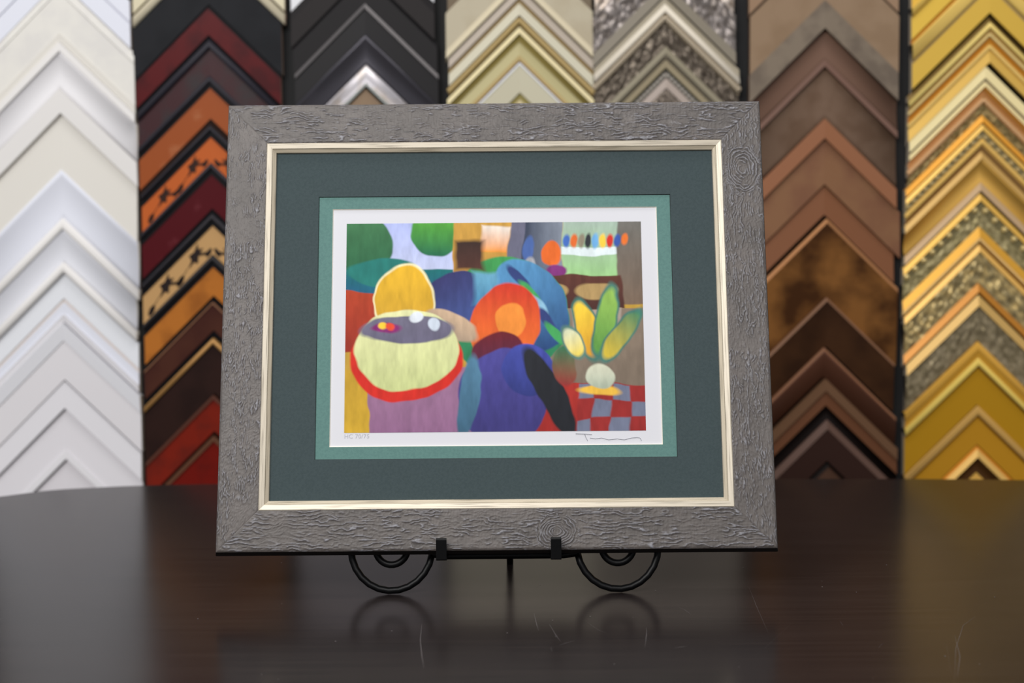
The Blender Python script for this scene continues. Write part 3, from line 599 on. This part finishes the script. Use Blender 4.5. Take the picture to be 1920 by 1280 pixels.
ell(.53, .84, .15, .22, (78, 74, 150), (56, 52, 110)); ell(.62, .72, .09, .12, (70, 80, 168), (48, 56, 120)); ell(.42, .84, .035, .20, (84, 128, 156), (60, 96, 120), .12); ell(.69, .82, .045, .23, (40, 42, 48), (30, 32, 38), -.5)
ell(.21, .66, .19, .19, (206, 46, 36)); ell(.21, .61, .175, .19, (230, 230, 174), (196, 204, 140)); ell(.21, .52, .16, .065, (116, 112, 132), (104, 100, 122))
ell(.14, .515, .05, .022, (132, 44, 110)); ell(.13, .508, .015, .016, (244, 200, 60)); ell(.155, .51, .015, .016, (232, 80, 50)); ell(.24, .46, .024, .03, (224, 230, 238)); ell(.30, .50, .022, .03, (210, 220, 234))
ell(.74, .70, .035, .10, (42, 120, 84), (150, 50, 50))
ell(.81, .52, .035, .14, (240, 206, 66), (214, 150, 44), -.25, line=(70, 120, 110)); ell(.87, .48, .03, .16, (150, 190, 90), (90, 150, 70), .2, line=(70, 120, 110)); ell(.92, .55, .03, .13, (66, 130, 96), (214, 186, 60), .6, line=(70, 120, 110)); ell(.765, .58, .028, .08, (216, 222, 190), (240, 214, 90), -.5, line=(90, 130, 120))
ell(.845, .82, .068, .025, (232, 184, 70)); ell(.85, .75, .045, .065, (214, 214, 190), (168, 180, 160))
br = (fbm(gx * 60, gy * 14, 51, 3) - .5)[..., None]
img = np.clip(img * (1 + br * .35), 0, 1)
co = np.stack([x0 + gx * (x1 - x0), np.full_like(gx, .0079), z1 - gy * (z1 - z0)], -1).reshape(-1, 3)
idx = np.arange(nx * ny).reshape(nx, ny)
quads = np.stack([idx[:-1, :-1].ravel(), idx[:-1, 1:].ravel(), idx[1:, 1:].ravel(), idx[1:, :-1].ravel()], 1)
o = link('printed_image', co.tolist(), quads.tolist(), vcol_mat('print_ink', .7, .2), pic)
at = o.data.color_attributes.new('tint', 'FLOAT_COLOR', 'POINT')
cl = np.ones((nx * ny, 4), np.float32); cl[:, :3] = img.reshape(-1, 3); at.data.foreach_set('color', cl.ravel())

# ---- pencil marks in the paper margin
FR = Matrix.Translation((-.017, FRAME_Y, FRAME_Z)) @ Matrix.Rotation(-LEAN, 4, 'X')
FRi = FR.inverted()
def face_pt(px, py, y=.0079):
    d = FRi.to_3x3() @ (fw + rt * ((px - 960) / FPX) - up * ((py - 640) / FPX)); o_ = FRi @ Vector((0, 0, CAM_H))
    t = (y - o_.y) / d.y
    return o_ + d * t
V = []; F = []
for ln in ([(895, 808), (925, 809), (952, 811)], [(926, 809), (930, 820), (937, 833)], [(945, 823), (965, 826), (985, 823), (1010, 829), (1040, 826), (1065, 829), (1090, 823), (1110, 821), (1120, 823), (1126, 833)]):
    a, b_ = tube([face_pt(x / 1.867 + 600, y / 1.867 + 380) for x, y in ln], .00022, 6)
    k = len(V); V += a; F += [tuple(i + k for i in f) for f in b_]
link('pencil_signature', V, F, mat((124, 126, 136), .8), pic)
fc = bpy.data.curves.new('edition_number', 'FONT'); fc.body = 'HC 70/75'; fc.size = .0062; fc.space_character = 1.05
fo = bpy.data.objects.new('tmp', fc); COL.objects.link(fo)
bpy.context.view_layer.update()
me = bpy.data.meshes.new_from_object(fo.evaluated_get(bpy.context.evaluated_depsgraph_get()))
bpy.data.objects.remove(fo)
me.materials.clear(); me.materials.append(mat((188, 188, 194), .8))
eo = bpy.data.objects.new('edition_number', me); COL.objects.link(eo); eo.parent = pic
p = face_pt(645, 821.5); eo.location = (p.x, .0079, p.z); eo.rotation_euler = (math.pi / 2, 0, 0)

# ================================================================== wrought iron easel
ez = thing('display_easel', 'black wrought iron tabletop easel with scroll feet under the framed picture', 'easel', (-.0092, 1.427, 0))
iron = mat((6, 6, 7), .42, .0, bump=.05, bscale=300, spec=.2)
R = .0036
tl = math.tan(LEAN)
def lp(x, z): return (x, (z - .040) * tl, z)     # a spot in the easel's leaning plane
def scroll(sg):
    cx0, zc, Rb = sg * .1147, .0450, .0413
    pts = []
    for k in range(0, 13): # out of the bar into the big ring, under it and over behind the frame
        a = math.radians(-8 - k * 14.33); pts.append((cx0 - sg * Rb * math.cos(a), zc + Rb * math.sin(a)))
    for k in range(1, 15):
        f = k / 14; a = math.radians(-180 - 180 * f); r = Rb + (.0162 - Rb) * (f * f * (3 - 2 * f))
        pts.append((cx0 - sg * (r * math.cos(a) ), zc + r * math.sin(a)))
    for k in range(1, 18):
        a = math.radians(-360 - 12 * k); pts.append((cx0 - sg * .0162 * math.cos(a), zc + .0162 * math.sin(a)))
    v, f = tube([lp(*p) for p in pts], R, 14)
    o = link('scroll_foot', v, f, iron, ez, smooth=True)
scroll(-1); scroll(1)
v, f = tube([lp(-.0742, .0392), lp(-.060, .0372), lp(0, .0372), lp(.060, .0372), lp(.0742, .0392)], R + .0002, 14)
link('cross_bar', v, f, iron, ez, smooth=True)
for hx in (-.0625, .0512):
    w2 = .0052
    prof = [(.000, .0365), (.000, .0398), (-.0318, .0418), (-.0318, .0605), (-.0338, .0622), (-.0358, .0605), (-.0358, .0408), (-.0340, .0396)]
    V = [(hx - w2, y, z) for y, z in prof] + [(hx + w2, y, z) for y, z in prof]; n = len(prof)
    F = [tuple(range(n)), tuple(range(2 * n - 1, n - 1, -1))] + [(i, i + n, (i + 1) % n + n, (i + 1) % n) for i in range(n)]
    link('support_hook', V, F, iron, ez)
for sx in (-1, 1):
    v, f = tube([lp(sx * .060, .0385), lp(sx * .055, .12), lp(sx * .035, .24), lp(sx * .008, .33), lp(0, .345)], R, 12)
    link('upright', v, f, iron, ez, smooth=True)
hz = .30
v, f = tube([(0.004, (hz - .04) * tl + .004, hz), (.0045, .100, .16), (.005, .122, .03), (.005, .124, .0003)], .0036, 12)
link('rear_leg', v, f, iron, ez, smooth=True)

# ================================================================== light
def area(name, loc, target, sx, sy, power, col=(1, 1, 1)):
    l = bpy.data.lights.new(name, 'AREA'); l.shape = 'RECTANGLE'; l.size = sx; l.size_y = sy; l.energy = power; l.color = col
    o = bpy.data.objects.new(name, l); COL.objects.link(o); o.location = loc
    o.rotation_euler = (Vector(target) - Vector(loc)).to_track_quat('-Z', 'Y').to_euler()
area('unseen_lamp', (-1.0, -1.3, 2.1), (0, 2.4, .2), 2.6, 1.0, 105, (1, .985, .965))  # unseen lamp added behind the camera, upper left, to brighten the lower wall
area('unseen_lamp', (.2, 1.3, 2.6), (.1, 1.9, 0), 2.6, .5, 20, (1, .985, .965))  # overhead shop ceiling fixture, out of view
wd = bpy.data.worlds.new('shop_light'); sc.world = wd; wd.use_nodes = True
bgn = wd.node_tree.nodes['Background']; bgn.inputs['Color'].default_value = (.95, .96, 1, 1); bgn.inputs['Strength'].default_value = .42
sc.view_settings.view_transform = 'Standard'
sc.view_settings.look = 'None'
